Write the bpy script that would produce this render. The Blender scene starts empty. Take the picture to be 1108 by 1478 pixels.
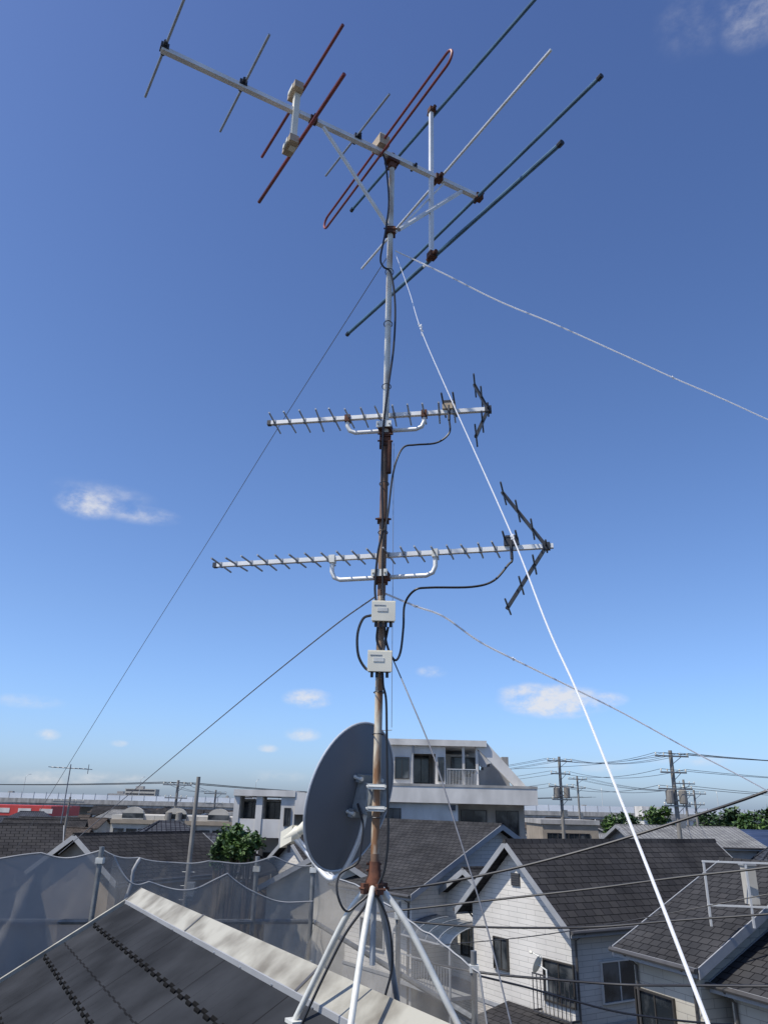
import bpy, bmesh, math, random
from mathutils import Vector, Matrix, noise
random.seed(7)
V=Vector
sc=bpy.context.scene
E=9.2                     # eye height above the ground (m)
CAM=V((0,0,E))
FPX=1067.0; PITCH=math.radians(21.76); ROLL=math.radians(1.4)
f_=V((0,math.cos(PITCH),math.sin(PITCH))); u0=V((0,-math.sin(PITCH),math.cos(PITCH))); r0=V((1,0,0))
r_=r0*math.cos(ROLL)+u0*math.sin(ROLL); u_=u0*math.cos(ROLL)-r0*math.sin(ROLL)
# --- unprojection helpers: turn image pixels into world positions at a chosen distance / height
def ray(px,py): return f_+r_*((px-554)/FPX)+u_*((739-py)/FPX)
def aY(px,py,Y):
    d=ray(px,py); return CAM+d*(Y/d.y)
def aZ(px,py,z):
    d=ray(px,py); return CAM+d*((z-E)/d.z)

# ---------------------------------------------------------------- camera
cd=bpy.data.cameras.new("camera"); cam=bpy.data.objects.new("camera",cd); sc.collection.objects.link(cam)
cd.sensor_fit='VERTICAL'; cd.sensor_height=36; cd.lens=26; cd.clip_end=6000; cd.clip_start=0.05
M=Matrix((r_,u_,-f_)).transposed().to_4x4(); M.translation=CAM
cam.matrix_world=M; sc.camera=cam
sc.view_settings.view_transform='Standard'; sc.view_settings.look='None'; sc.view_settings.exposure=0

# ---------------------------------------------------------------- materials
def newmat(name):
    m=bpy.data.materials.new(name); m.use_nodes=True; nt=m.node_tree
    return m,nt,nt.nodes["Principled BSDF"]
def mat(name,c,rough=.6,metal=0.,var=.25,scale=6.,bump=.1,c2=None,spec=.5,detail=4,stretch=None,lo_p=.3,hi_p=.7):
    m,nt,b=newmat(name); N=nt.nodes; L=nt.links
    tc=N.new('ShaderNodeTexCoord'); n=N.new('ShaderNodeTexNoise'); n.inputs['Scale'].default_value=scale; n.inputs['Detail'].default_value=detail
    if stretch:
        mp=N.new('ShaderNodeMapping'); mp.inputs['Scale'].default_value=stretch; L.new(tc.outputs['Object'],mp.inputs[0]); L.new(mp.outputs[0],n.inputs['Vector'])
    else: L.new(tc.outputs['Object'],n.inputs['Vector'])
    rp=N.new('ShaderNodeValToRGB'); rp.color_ramp.elements[0].position=lo_p; rp.color_ramp.elements[1].position=hi_p
    lo=c2 if c2 else tuple(x*(1-var) for x in c); hi=c if c2 else tuple(min(1,x*(1+var*.6)) for x in c)
    rp.color_ramp.elements[0].color=(*lo,1); rp.color_ramp.elements[1].color=(*hi,1)
    L.new(n.outputs['Fac'],rp.inputs['Fac']); L.new(rp.outputs['Color'],b.inputs['Base Color'])
    b.inputs['Roughness'].default_value=rough; b.inputs['Metallic'].default_value=metal
    b.inputs['Specular IOR Level'].default_value=spec
    if bump:
        bp=N.new('ShaderNodeBump'); bp.inputs['Strength'].default_value=bump; bp.inputs['Distance'].default_value=.01
        L.new(n.outputs['Fac'],bp.inputs['Height']); L.new(bp.outputs['Normal'],b.inputs['Normal'])
    return m
def brickmat(name,c1,c2,mort,bw,rh,ms=.012,rough=.8,bump=.5,offset=.5,stain=.3,sscale=.7,spec=.08):
    m,nt,b=newmat(name); N=nt.nodes; L=nt.links
    uv=N.new('ShaderNodeUVMap'); br=N.new('ShaderNodeTexBrick')
    br.inputs['Scale'].default_value=1; br.inputs['Brick Width'].default_value=bw; br.inputs['Row Height'].default_value=rh
    br.inputs['Mortar Size'].default_value=ms; br.inputs['Mortar Smooth'].default_value=.2; br.offset=offset
    br.inputs['Color1'].default_value=(*c1,1); br.inputs['Color2'].default_value=(*c2,1); br.inputs['Mortar'].default_value=(*mort,1)
    L.new(uv.outputs['UV'],br.inputs['Vector'])
    tc=N.new('ShaderNodeTexCoord'); n=N.new('ShaderNodeTexNoise'); n.inputs['Scale'].default_value=sscale; n.inputs['Detail'].default_value=5
    L.new(tc.outputs['Object'],n.inputs['Vector'])
    mr=N.new('ShaderNodeMapRange'); mr.inputs[1].default_value=.3; mr.inputs[2].default_value=.7; mr.inputs[3].default_value=1-stain; mr.inputs[4].default_value=1+stain*.5
    L.new(n.outputs['Fac'],mr.inputs[0])
    mx=N.new('ShaderNodeMix'); mx.data_type='RGBA'; mx.blend_type='MULTIPLY'; mx.inputs[0].default_value=1
    L.new(br.outputs['Color'],mx.inputs[6]); L.new(mr.outputs[0],mx.inputs[7]); L.new(mx.outputs[2],b.inputs['Base Color'])
    b.inputs['Roughness'].default_value=rough; b.inputs['Specular IOR Level'].default_value=spec
    bp=N.new('ShaderNodeBump'); bp.inputs['Strength'].default_value=bump; bp.inputs['Distance'].default_value=.02; bp.invert=True
    L.new(br.outputs['Fac'],bp.inputs['Height']); L.new(bp.outputs['Normal'],b.inputs['Normal'])
    return m
alum=mat("weathered_aluminium",(.74,.73,.69),.45,.2,.14,9,.0)
alum_d=mat("dull_aluminium",(.33,.35,.37),.45,.3,.2,12,.0)
galv=mat("galvanised_steel",(.64,.635,.58),.5,.15,.25,9,.05)
rustpipe=mat("rusty_pipe",(.33,.24,.16),.7,.1,.3,14,.2,c2=(.10,.038,.02),detail=6,stretch=(1,1,.35))
oldpipe=mat("streaked_pipe",(.64,.59,.47),.6,.08,.3,18,.15,c2=(.24,.12,.055),detail=6,stretch=(1,1,.28),lo_p=.41,hi_p=.60)
uppipe=mat("weathered_pale_pipe",(.64,.62,.54),.55,.1,.3,14,.1,c2=(.34,.24,.15),detail=6,stretch=(1,1,.25),lo_p=.34,hi_p=.54)
rust=mat("rust",(.15,.055,.028),.85,.1,.4,20,.5,c2=(.045,.022,.016))
blackm=mat("dark_plastic",(.022,.025,.032),.5,0,.3,20,.1)
rubber=mat("black_cable",(.012,.012,.014),.45,0,.2,10,0)
redm=mat("red_coated_rod",(.28,.045,.038),.5,.0,.3,9,.0,c2=(.13,.03,.025))
tealm=mat("blue_green_rod",(.075,.17,.25),.5,.1,.3,9,.0,c2=(.035,.085,.14))
cream=mat("cream_plastic",(.74,.70,.57),.45,0,.12,5,.05)
tan=mat("tan_plastic",(.42,.33,.22),.5,0,.25,20,.1)
gwire=mat("steel_wire",(.2,.2,.21),.5,.4,.2,60,.0)
dishm=mat("dish_grey_paint",(.135,.148,.17),.5,.1,.10,2.5,.03)
dishrim=mat("dish_rim",(.5,.52,.54),.4,.2,.1,10,.05)
armm=mat("feed_arm_steel",(.75,.76,.76),.35,.3,.1,10,.0)
brk=mat("zinc_bracket",(.25,.27,.28),.45,.4,.25,25,.15)
glass=mat("window_glass",(.11,.115,.115),.1,0,.3,.9,0,c2=(.015,.019,.023),spec=.6,lo_p=.45,hi_p=.62)  # pale patches in the pane colour stand in for reflections and curtains
frame_m=mat("window_frame",(.58,.57,.54),.4,.2,.1,5,.02)
frame_d=mat("dark_window_frame",(.05,.045,.04),.4,.2,.1,5,.02)
shA=brickmat("shingle_dark_grey",(.036,.036,.038),(.050,.049,.050),(.010,.010,.011),.32,.24,.014,.85,.7,.5,.35)
shB=brickmat("shingle_charcoal",(.034,.033,.035),(.048,.046,.046),(.010,.010,.010),.40,.27,.016,.85,.7,.5,.35)
shC=brickmat("slate_brown",(.065,.053,.046),(.088,.074,.065),(.022,.02,.018),.5,.3,.02,.8,.6)
shD=brickmat("tile_blue_grey",(.05,.055,.066),(.072,.077,.09),(.018,.018,.025),.3,.3,.03,.65,.8,0)
shE=brickmat("tile_light",(.20,.20,.20),(.26,.26,.25),(.08,.08,.08),.3,.3,.03,.7,.8,0)
shF=brickmat("sheet_roof_blue",(.035,.055,.11),(.045,.065,.12),(.02,.03,.05),6,.4,.02,.6,.8,0)
own_sl=brickmat("painted_slate",(.029,.031,.035),(.036,.038,.042),(.014,.014,.015),.91,5,.006,.85,.2,0,.45,2.6,.05)
sidW=brickmat("white_siding",(.60,.57,.52),(.64,.61,.555),(.36,.35,.32),.9,.16,.008,.75,.4,.5,.2,.5)
sidC=brickmat("cream_siding",(.44,.41,.34),(.48,.445,.375),(.28,.26,.23),.7,.2,.008,.8,.4,.5,.25,.5)
brickW=brickmat("pale_brick_cladding",(.50,.46,.40),(.61,.56,.5),(.33,.30,.27),.24,.08,.009,.85,.6,.5,.25,1)
stucco=mat("stucco",(.46,.43,.37),.9,0,.22,1.2,.2,detail=7)
stucco2=mat("stucco_grey",(.35,.34,.32),.9,0,.25,1.2,.2,detail=7)
stucco3=mat("stucco_tan",(.30,.25,.19),.9,0,.2,1.2,.2)
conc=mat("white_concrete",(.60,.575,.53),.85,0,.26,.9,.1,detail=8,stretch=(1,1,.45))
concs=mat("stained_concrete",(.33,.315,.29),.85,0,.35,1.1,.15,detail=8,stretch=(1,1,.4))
fasc=mat("fascia_board",(.28,.285,.29),.6,0,.12,3,.05)
fascd=mat("fascia_dark",(.05,.05,.055),.5,0,.12,3,.05)
gutm=mat("gutter_dark",(.07,.065,.06),.45,0,.2,3,.05)
polem=mat("utility_pole_concrete",(.22,.205,.18),.85,0,.2,2,.15)
barr=mat("noise_barrier",(.70,.72,.73),.45,.1,.15,.08,.0)
ridgem=mat("ridge_cap_metal",(.36,.345,.29),.65,.05,.22,5,.1,c2=(.15,.135,.105),detail=8,lo_p=.28,hi_p=.60)
wood=mat("bare_wood",(.36,.24,.13),.8,0,.35,8,.3)
scafm=mat("scaffold_tube",(.22,.225,.22),.5,.4,.3,12,.2)
redwall=mat("red_signage_wall",(.5,.05,.04),.6,0,.15,.5,.05)
bark=mat("bark",(.09,.065,.045),.9,0,.3,8,.5)
shadedirtm=mat("slate_edge_shadow_dirt",(.010,.010,.010),.95,0,.1,8,0,spec=.02)
polyc=mat("polycarbonate_smoked",(.05,.065,.085),.15,0,.2,3,0)
def leafmat(name,a,b2):
    m,nt,b=newmat(name); N=nt.nodes;L=nt.links
    tc=N.new('ShaderNodeTexCoord'); n=N.new('ShaderNodeTexNoise'); n.inputs['Scale'].default_value=1.3; n.inputs['Detail'].default_value=3
    L.new(tc.outputs['Object'],n.inputs['Vector']); rp=N.new('ShaderNodeValToRGB')
    rp.color_ramp.elements[0].position=.35; rp.color_ramp.elements[1].position=.65
    rp.color_ramp.elements[0].color=(*a,1); rp.color_ramp.elements[1].color=(*b2,1)
    L.new(n.outputs['Fac'],rp.inputs['Fac']); L.new(rp.outputs['Color'],b.inputs['Base Color']); b.inputs['Roughness'].default_value=.6
    return m
leaf=leafmat("leaves",(.04,.085,.015),(.09,.16,.032))
leafd=leafmat("leaves_dark",(.022,.05,.015),(.05,.095,.03))
def clothmat(name,c,op0=None,op1=None,tlf=.35):
    m=bpy.data.materials.new(name); m.use_nodes=True; nt=m.node_tree; N=nt.nodes; L=nt.links
    for n in list(N): N.remove(n)
    out=N.new('ShaderNodeOutputMaterial')
    di=N.new('ShaderNodeBsdfDiffuse'); tl=N.new('ShaderNodeBsdfTranslucent'); ms=N.new('ShaderNodeMixShader'); ms.inputs[0].default_value=tlf
    di.inputs[0].default_value=(*c,1); tl.inputs[0].default_value=(*c,1)
    L.new(di.outputs[0],ms.inputs[1]); L.new(tl.outputs[0],ms.inputs[2])
    if op0 is None: L.new(ms.outputs[0],out.inputs[0]); return m
    mx=N.new('ShaderNodeMixShader'); tr=N.new('ShaderNodeBsdfTransparent')
    tc=N.new('ShaderNodeTexCoord'); n=N.new('ShaderNodeTexNoise'); n.inputs['Scale'].default_value=.8; n.inputs['Detail'].default_value=5
    n.inputs['Distortion'].default_value=1.5
    L.new(tc.outputs['Object'],n.inputs['Vector'])
    mr=N.new('ShaderNodeMapRange'); mr.inputs[1].default_value=.32; mr.inputs[2].default_value=.68; mr.inputs[3].default_value=op0; mr.inputs[4].default_value=op1
    L.new(n.outputs['Fac'],mr.inputs[0]); L.new(mr.outputs[0],mx.inputs[0])
    L.new(tr.outputs[0],mx.inputs[1]); L.new(ms.outputs[0],mx.inputs[2]); L.new(mx.outputs[0],out.inputs[0])
    return m
net_t=clothmat("scaffold_net_mesh",(.32,.305,.28),.34,.60)
net_o=clothmat("scaffold_sheet_dense",(.33,.32,.31),.80,.92)
twine=clothmat("white_twine",(.93,.93,.93),tlf=.5)

# ---------------------------------------------------------------- mesh builder
class MB:
    def __init__(s): s.v=[]; s.f=[]; s.m=[]; s.mats=[]
    def mi(s,m):
        if m not in s.mats: s.mats.append(m)
        return s.mats.index(m)
    def face(s,pts,m):
        i=len(s.v); s.v+= [V(p) for p in pts]; s.f.append(list(range(i,i+len(pts)))); s.m.append(s.mi(m))
    def idx(s,vs,fs,m):
        i=len(s.v); s.v+=[V(p) for p in vs]; k=s.mi(m)
        for f in fs: s.f.append([i+a for a in f]); s.m.append(k)
    def hexa(s,b,t,m):
        s.idx(list(b)+list(t),[(3,2,1,0),(4,5,6,7),(0,1,5,4),(1,2,6,5),(2,3,7,6),(3,0,4,7)],m)
    def box(s,x0,x1,y0,y1,z0,z1,m):
        s.hexa([(x0,y0,z0),(x1,y0,z0),(x1,y1,z0),(x0,y1,z0)],[(x0,y0,z1),(x1,y0,z1),(x1,y1,z1),(x0,y1,z1)],m)
    def obox(s,c,ax,ay,az,sx,sy,sz,m):
        c=V(c); X=V(ax).normalized()*sx/2; Y=V(ay).normalized()*sy/2; Z=V(az).normalized()*sz/2
        s.hexa([c-X-Y-Z,c+X-Y-Z,c+X+Y-Z,c-X+Y-Z],[c-X-Y+Z,c+X-Y+Z,c+X+Y+Z,c-X+Y+Z],m)
    def prism(s,poly,d,m):
        n=len(poly); p=[V(q) for q in poly]; q=[a+V(d) for a in p]
        fs=[tuple(range(n-1,-1,-1)),tuple(range(n,2*n))]+[(i,(i+1)%n,n+(i+1)%n,n+i) for i in range(n)]
        s.idx(p+q,fs,m)
    def tube(s,pts,r,m,seg=8,closed=False):
        p=[V(q) for q in pts]; n=len(p)
        rr=r if isinstance(r,(list,tuple)) else [r]*n
        vs=[]; fs=[]; prev=None
        for i in range(n):
            if closed: t=(p[(i+1)%n]-p[i-1]).normalized()
            else: t=(p[min(i+1,n-1)]-p[max(i-1,0)]).normalized()
            if prev is None:
                a=V((0,0,1)) if abs(t.z)<.9 else V((1,0,0)); x=t.cross(a).normalized()
            else: x=(prev-t*prev.dot(t)).normalized()
            prev=x; y=t.cross(x)
            for k in range(seg):
                a=2*math.pi*k/seg; vs.append(p[i]+(x*math.cos(a)+y*math.sin(a))*rr[i])
        for i in range(n if closed else n-1):
            j=(i+1)%n
            for k in range(seg): fs.append((i*seg+k,i*seg+(k+1)%seg,j*seg+(k+1)%seg,j*seg+k))
        if not closed: fs+= [tuple(range(seg-1,-1,-1)),tuple(range((n-1)*seg,n*seg))]
        s.idx(vs,fs,m)
    def obj(s,name,parent=None,smooth=False,mw=None):
        me=bpy.data.meshes.new(name)
        bm=bmesh.new(); bv=[bm.verts.new(v) for v in s.v]; uvl=bm.loops.layers.uv.new("UVMap")
        for f,k in zip(s.f,s.m):
            try: bf=bm.faces.new([bv[i] for i in f]); bf.material_index=k; bf.smooth=smooth
            except ValueError: pass
        bmesh.ops.recalc_face_normals(bm,faces=bm.faces)
        for bf in bm.faces:
            n=bf.normal
            if abs(n.z)>.999: U=V((1,0,0)); W=V((0,1,0))
            else: U=V((0,0,1)).cross(n).normalized(); W=n.cross(U)
            for l in bf.loops: l[uvl].uv=(l.vert.co.dot(U),l.vert.co.dot(W))
        bm.to_mesh(me); bm.free()
        if smooth:
            try: me.set_sharp_from_angle(angle=math.radians(40))
            except Exception: pass
        for m in s.mats: me.materials.append(m)
        o=bpy.data.objects.new(name,me); sc.collection.objects.link(o)
        if mw is not None: o.matrix_world=mw
        if parent: o.parent=parent
        return o
def empty(name,mw=None):
    o=bpy.data.objects.new(name,None); sc.collection.objects.link(o); o.empty_display_size=.2
    if mw is not None: o.matrix_world=mw
    return o
def smoothpts(pts,n=6):
    p=[V(q) for q in pts]; p=[p[0]*2-p[1]]+p+[p[-1]*2-p[-2]]; out=[]
    for i in range(1,len(p)-2):
        for k in range(n):
            t=k/n; a,b,c,d=p[i-1:i+3]
            out.append(.5*((2*b)+(c-a)*t+(2*a-5*b+4*c-d)*t*t+(3*b-a-3*c+d)*t**3))
    out.append(p[-2]); return out
up=V((0,0,1))

# ---------------------------------------------------------------- mast
YM=3.5
base=aY(540,1275,YM); MX=base.x
zb0=base.z
def mz(py):
    lo=560
    for _ in range(6):
        p=aY(lo,py,YM); lo+= (MX-p.x)/YM*FPX*.9
    return aY(lo,py,YM).z
mast=empty("antenna_mast")
mb=MB()
mb.tube([(MX,YM,mz(690)),(MX,YM,mz(228))],.0175,uppipe,14)
mb.obj("upper_pipe",mast,True)
mb=MB(); mb.tube([(MX,YM,mz(860)),(MX,YM,mz(640))],.0205,rustpipe,14); mb.obj("joint_pipe",mast,True)
mb=MB(); mb.tube([(MX,YM,zb0-.03),(MX,YM,mz(858))],.0185,oldpipe,14)
mb.tube([(MX,YM,mz(228)),(MX,YM,mz(224))],.020,rust,14)
for a,b in ((905,945),(1232,1262)): mb.tube([(MX,YM,mz(b)),(MX,YM,mz(a))],.0189,rustpipe,14)
mb.obj("lower_pipe",mast,True)
mb=MB()
for py,h in ((640,.045),(335,.045),(838,.03),(630,.025),(752,.015)):
    z=mz(py); mb.obox((MX,YM,z),(1,0,0),(0,1,0),(0,0,1),.06,.055,h,rust)
    mb.tube([(MX-.04,YM-.028,z),(MX+.04,YM-.028,z)],.005,rust,6)
mb.tube([(MX+.022,YM-.02,mz(685)),(MX+.022,YM-.02,mz(640))],.014,rust,10)
mb.obj("clamps",mast)

# ---------------------------------------------------------------- VHF antenna
vhf=empty("vhf_antenna"); ZB=aY(567,236,YM+.03).z
bL=aZ(233,71,ZB); bR=aZ(694,287,ZB); bd=(bR-bL).normalized(); pe=V((-bd.y,bd.x,0))
mb=MB()
mb.obox((bL+bR)/2,bd,pe,up,(bR-bL).length,.03,.03,alum); mb.obj("boom",vhf)
def onb(px):
    y=71+(px-233)*(216/461); return aZ(px,y,ZB)
mb=MB(); fit=MB()
def el(p,q,z,r,m,b=mb): 
    a=aZ(*p,z); c=aZ(*q,z); b.tube([a,c],r,m,8)
def knuckle(c,m=rust,s=.05):
    fit.obox(c,bd,pe,up,s*1.1,s*1.0,s*.9,m); fit.tube([V(c)-pe*s*1.1,V(c)+pe*s*1.1],s*.3,m,8)
    fit.tube([V(c)+up*s*.3,V(c)+up*s*.85],s*.16,m,6)
el((268,-6),(210,140),ZB+.02,.0075,alum_d); el((389,50),(318,190),ZB+.02,.0075,alum_d); el((562,136),(470,254),ZB+.02,.007,alum_d)
for px in (237,350,515): knuckle(onb(px)+up*.02,blackm,.04)
el((795,72),(522,388),ZB+.02,.0085,alum); el((865,112),(562,408),ZB-.01,.011,tealm)
knuckle(onb(632),rust,.045); knuckle(onb(690),rust,.045); knuckle(onb(452),rust,.04); knuckle(onb(597),blackm,.03)
C=onb(623); pu=aY(622,160,C.y); pd=aY(622,369,C.y)
mb.obox((pu+pd)/2,bd,pe,up,.024,.024,(pu-pd).length,alum)
el((778,-8),(508,303),pu.z,.011,tealm); el((808,208),(502,482),pd.z,.012,tealm)
a_=V((C.x,C.y,pu.z)); b_=V((C.x,C.y,pd.z)); knuckle(a_,rust,.04); knuckle(b_,rust,.045)
for p,z in (((808,208),pd.z),((865,112),ZB-.01),((502,482),pd.z),((508,303),pu.z)):
    q=aZ(*p,z); mb.tube([q-pe*.015,q+pe*.015],.015,blackm,8)
C=onb(424); pu=aY(428,133,C.y); pd=aY(423,210,C.y)
mb.obox((pu+pd)/2,bd,pe,up,.034,.034,(pu-pd).length+.06,cream)
el((495,36),(378,227),pu.z,.0095,redm); el((497,107),(374,292),pd.z,.011,redm)
for z in (pu.z,pd.z):
    c=V((C.x,C.y,z)); fit.obox(c,pe,bd,up,.12,.055,.05,tan); fit.obox(c,pe,bd,up,.07,.068,.03,cream)
z0=ZB+.02; p0=aZ(652,76,z0); p1=aZ(468,326,z0); dd=(p0-p1).normalized()
h=.048; pts=[]
for k in range(9):
    a=-math.pi/2+math.pi*k/8; pts.append(p0+dd*(.05*math.cos(a)-.05)+up*h*math.sin(a))
for k in range(9):
    a=math.pi/2+math.pi*k/8; pts.append(p1+dd*(.05*math.cos(a)+.05)+up*h*math.sin(a))
mb.tube(pts,.008,redm,8,closed=True)
c=onb(549)+up*.055; fit.obox(c,dd,bd,up,.10,.07,.075,tan); fit.obox(c+up*.045,dd,bd,up,.085,.055,.02,cream)
mb.obj("elements",vhf,True); fit.obj("brackets",vhf)
mb=MB()
zc=mz(333)
mb.tube([onb(467)-up*.02,V((MX-.02,YM-.02,zc+.02))],.012,alum,8)
mb.tube([onb(665)-up*.02,V((MX+.05,YM,zc+.01))],.014,alum,8)
mb.tube([onb(640)-up*.02,V((MX+.03,YM+.02,zc+.0))],.006,alum,8)
mb.obox((MX,YM,ZB-.01),bd,pe,up,.08,.06,.05,rust); mb.obox((MX,YM,ZB-.06),bd,pe,up,.045,.045,.035,rust)
mb.obj("braces",vhf)

# ---------------------------------------------------------------- UHF antennas
def uhf(L,R,cx,cy,n,x0,x1,apex,ha,aa,br,boxpx,drop,nr,er):
    e=empty("uhf_antenna"); z=aY(cx,cy,YM+.05).z
    a=aZ(*L,z); b=aZ(*R,z); d=(b-a).normalized(); p=V((-d.y,d.x,0))
    def on(px): 
        t=(px-L[0])/(R[0]-L[0]); return aZ(px,L[1]+(R[1]-L[1])*t,z)
    mb=MB(); mb.obox((a+b)/2,d,p,up,(b-a).length,.022,.022,alum)
    mb.obox(a-d*.004,d,p,up,.02,.026,.026,blackm); mb.obj("boom",e)
    mb=MB()
    for i in range(n):
        c=on(x0+(x1-x0)*i/(n-1))-up*.002; hl=.125*(1-.12*i/n)*random.uniform(.97,1.03)
        sk=d*random.uniform(-.008,.008)+up*random.uniform(-.005,.005)
        mb.tube([c-p*hl-sk,c+p*hl+sk],.0048,alum_d,6)
        mb.obox(c+up*.002,d,p,up,.014,.028,.025,alum_d)
    mb.obj("directors",e)
    mb=MB(); A=on(apex)
    for s in (1,-1):
        tip=A-d*aa+up*ha*s
        mb.obox((A+tip)/2,(tip-A),p,(tip-A).cross(p),(tip-A).length,.022,.015,blackm)
        for i in range(nr):
            c=A+(tip-A)*((i+.9)/nr); l=er*random.uniform(.93,1.07)
            mb.tube([c-p*l,c+p*l],.0046,blackm,6)
    mb.tube([A-p*er*.6,A+p*er*.6],.005,blackm,6); mb.obox(A,d,p,up,.035,.03,.035,blackm)
    mb.obj("corner_reflector",e)
    mb=MB(); c=on(boxpx)+up*.03
    mb.obox(c,d,p,up,.07,.05,.04,tan if drop<.1 else blackm); mb.obox(c+up*.024,d,p,up,.055,.055,.010,blackm)
    for s in (-1,1):
        mb.tube([c-d*.03*s-p*.13+up*.012,c-d*.03*s+p*.13+up*.012],.005,blackm,6)
    mb.tube([c-p*.02,c-p*.02-up*.09],.008,blackm,6)
    mb.obj("dipole_box",e)
    mb=MB(); q0=on(br[0]); q1=on(br[1]); k=.045
    pts=[q0,q0-up*(drop-k),q0-up*(drop-k*.3)+d*k*.3,q0-up*drop+d*k,q1-up*drop-d*k,q1-up*(drop-k*.3)-d*k*.3,q1-up*(drop-k),q1]
    mb.tube(pts,.0115,alum,10)
    for q in (q0,q1): mb.obox(q-up*.004,d,p,up,.03,.036,.04,rust if drop<.1 else galv)
    m=V((MX,YM+.02,z-drop)); mb.obox(m,d,p,up,.07,.085,.035,rust); mb.tube([m-p*.07-d*.03,m+p*.03-d*.03],.005,galv,6); mb.tube([m-p*.07+d*.03,m+p*.03+d*.03],.005,galv,6)
    mb.obox(m-p*.055,d,p,up,.08,.008,.035,galv)
    mb.obj("support_bracket",e,True)
    return e,on,z
u1,on1,zu1=uhf((390,611),(709,591),553,601,13,397,655,704,.16,.07,(502,612),648,.092,2,.12)
u2,on2,zu2=uhf((312,816),(798,788),550,802,19,320,715,788,.30,.2,(480,628),738,.115,3,.15)

# ---------------------------------------------------------------- amplifier boxes
for py,dx in ((889,.012),(960,-.0)):
    e=empty("amplifier_box"); z=mz(py); mb=MB(); y=YM-.055; x=MX+dx
    mb.box(x-.052,x+.052,y-.026,y+.026,z-.040,z+.044,cream)
    mb.box(x-.056,x+.056,y-.034,y-.0262,z-.044,z+.048,cream)
    mb.box(x-.056,x+.056,y-.03,y+.027,z+.0485,z+.054,cream)
    mb.box(x-.03,x+.02,y-.0365,y-.0343,z+.0,z+.02,galv); mb.box(x-.045,x+.01,y-.036,y-.0343,z+.028,z+.033,alum_d)
    o=mb.obj("housing",e); bv=o.modifiers.new("b",'BEVEL'); bv.width=.004; bv.segments=2
    mb=MB()
    for k in (-.035,-.012,.012,.035): mb.tube([(x+k,y,z-.040),(x+k,y,z-.066)],.007,blackm,8)
    mb.box(x-.05,x+.05,y+.026,YM+.03,z-.015,z+.015,rust)
    mb.tube([(x-.05,YM-.03,z+.060),(x+.05,YM-.03,z+.060)],.004,rust,6)
    mb.obj("cable_glands_and_clamp",e)

# ---------------------------------------------------------------- coaxial cables
def cable(pts,r,name="coaxial_cable",m=rubber,n=6):
    mb=MB(); mb.tube(smoothpts(pts,n),r,m,7); return mb.obj(name,None,True)
q=lambda px,py,Y=YM-.04: aY(px,py,Y)
cable([onb(549)+up*.02,q(556,235),q(561,290),q(556,335),q(549,372),q(553,385),q(564,395),q(570,440),q(568,500),q(560,560),q(553,620),q(551,690),q(552,760),q(545,800),q(541,850),q(545,880,YM-.06)],.0058)
p=on1(648); cable([p+up*.0,p-up*.05,q(648,625,p.y),q(630,639,p.y),q(600,642,p.y),q(583,645,p.y),q(573,662),q(566,690),q(560,740),q(553,780),q(552,840),q(556,880,YM-.04)],.0052)
p=on2(738); cable([p,p-up*.06,q(733,815,p.y),q(712,838,p.y),q(680,847,p.y),q(620,848,p.y),q(598,852,p.y),q(584,872),q(582,905),q(578,940),q(571,953),q(563,944),q(557,925),q(555,905,YM-.07)],.0056)
cable([q(536,888,YM-.05),q(524,893),q(516,915),q(517,945),q(527,964),q(537,968,YM-.06)],.0065)
cable([q(545,905,YM-.06),q(544,925),q(552,940),q(556,925),q(560,905,YM-.06)],.006)
cable([q(552,972,YM-.06),q(553,990),q(557,1010),q(558,1060),q(559,1130),q(560,1200),q(557,1240),q(550,1268),q(525,1310),q(497,1350),q(462,1420),q(430,1490)],.0055)
cable([q(516,1160,YM+.05),q(524,1190,YM+.0),q(521,1220,YM-.02),q(516,1245,YM-.03),q(490,1262,YM-.02),q(487,1290),q(500,1315),q(522,1300),q(540,1290),q(560,1330),q(566,1390),q(555,1440)],.005)
mb=MB()
for py in (395,470,560,700,770,1000,1060,1180): 
    z=mz(py); mb.tube([(MX+.024*math.cos(a),YM-.012+.034*math.sin(a),z) for a in [k*math.pi/6 for k in range(12)]],.0025,blackm,5,closed=True)
mb.obj("cable_ties",mast)

# ---------------------------------------------------------------- satellite dish
def paraboloid(mb,C,n,uu,vv,A_,B_,dep,off0,mo,mi_,NR=14,NA=64):
    for off,m in ((0,mo),(.004,mi_)):
        vs=[C+n*(off+off0)]; fs=[]
        for i in range(1,NR+1):
            r=i/NR
            for k in range(NA):
                a=2*math.pi*k/NA; vs.append(C+uu*A_*r*math.cos(a)+vv*B_*r*math.sin(a)+n*(dep*r*r+off0+off))
        for k in range(NA): fs.append((0,1+k,1+(k+1)%NA))
        for i in range(NR-1):
            for k in range(NA): fs.append((1+i*NA+k,1+(i+1)*NA+k,1+(i+1)*NA+(k+1)%NA,1+i*NA+(k+1)%NA))
        mb.idx(vs,fs,m)
dish=empty("satellite_dish")
az=math.radians(-54); ti=math.radians(15)
n=V((math.sin(az)*math.cos(ti),math.cos(az)*math.cos(ti),math.sin(ti))); uu=V((math.cos(az),-math.sin(az),0)); vv=uu.cross(n)
if vv.z<0: vv=-vv
C=aY(515,1151,YM+.13); A_,B_=.305,.33; dep=.062
mb=MB(); paraboloid(mb,C,n,uu,vv,A_,B_,dep,-.03,dishm,dishrim)
mb.obj("reflector",dish,True)
mb=MB(); mb.tube([C+uu*A_*math.cos(a)+vv*B_*math.sin(a)+n*(dep-.03) for a in [2*math.pi*k/64 for k in range(64)]],.0055,dishrim,8,closed=True)
mb.obj("rim",dish,True)
mb=MB()
bc=C-n*.045
mb.obox(bc+vv*.02,uu,n,vv,.085,.012,.18,brk)
mb.obox(bc+vv*.095,uu,n,vv,.17,.02,.035,brk)
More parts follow.
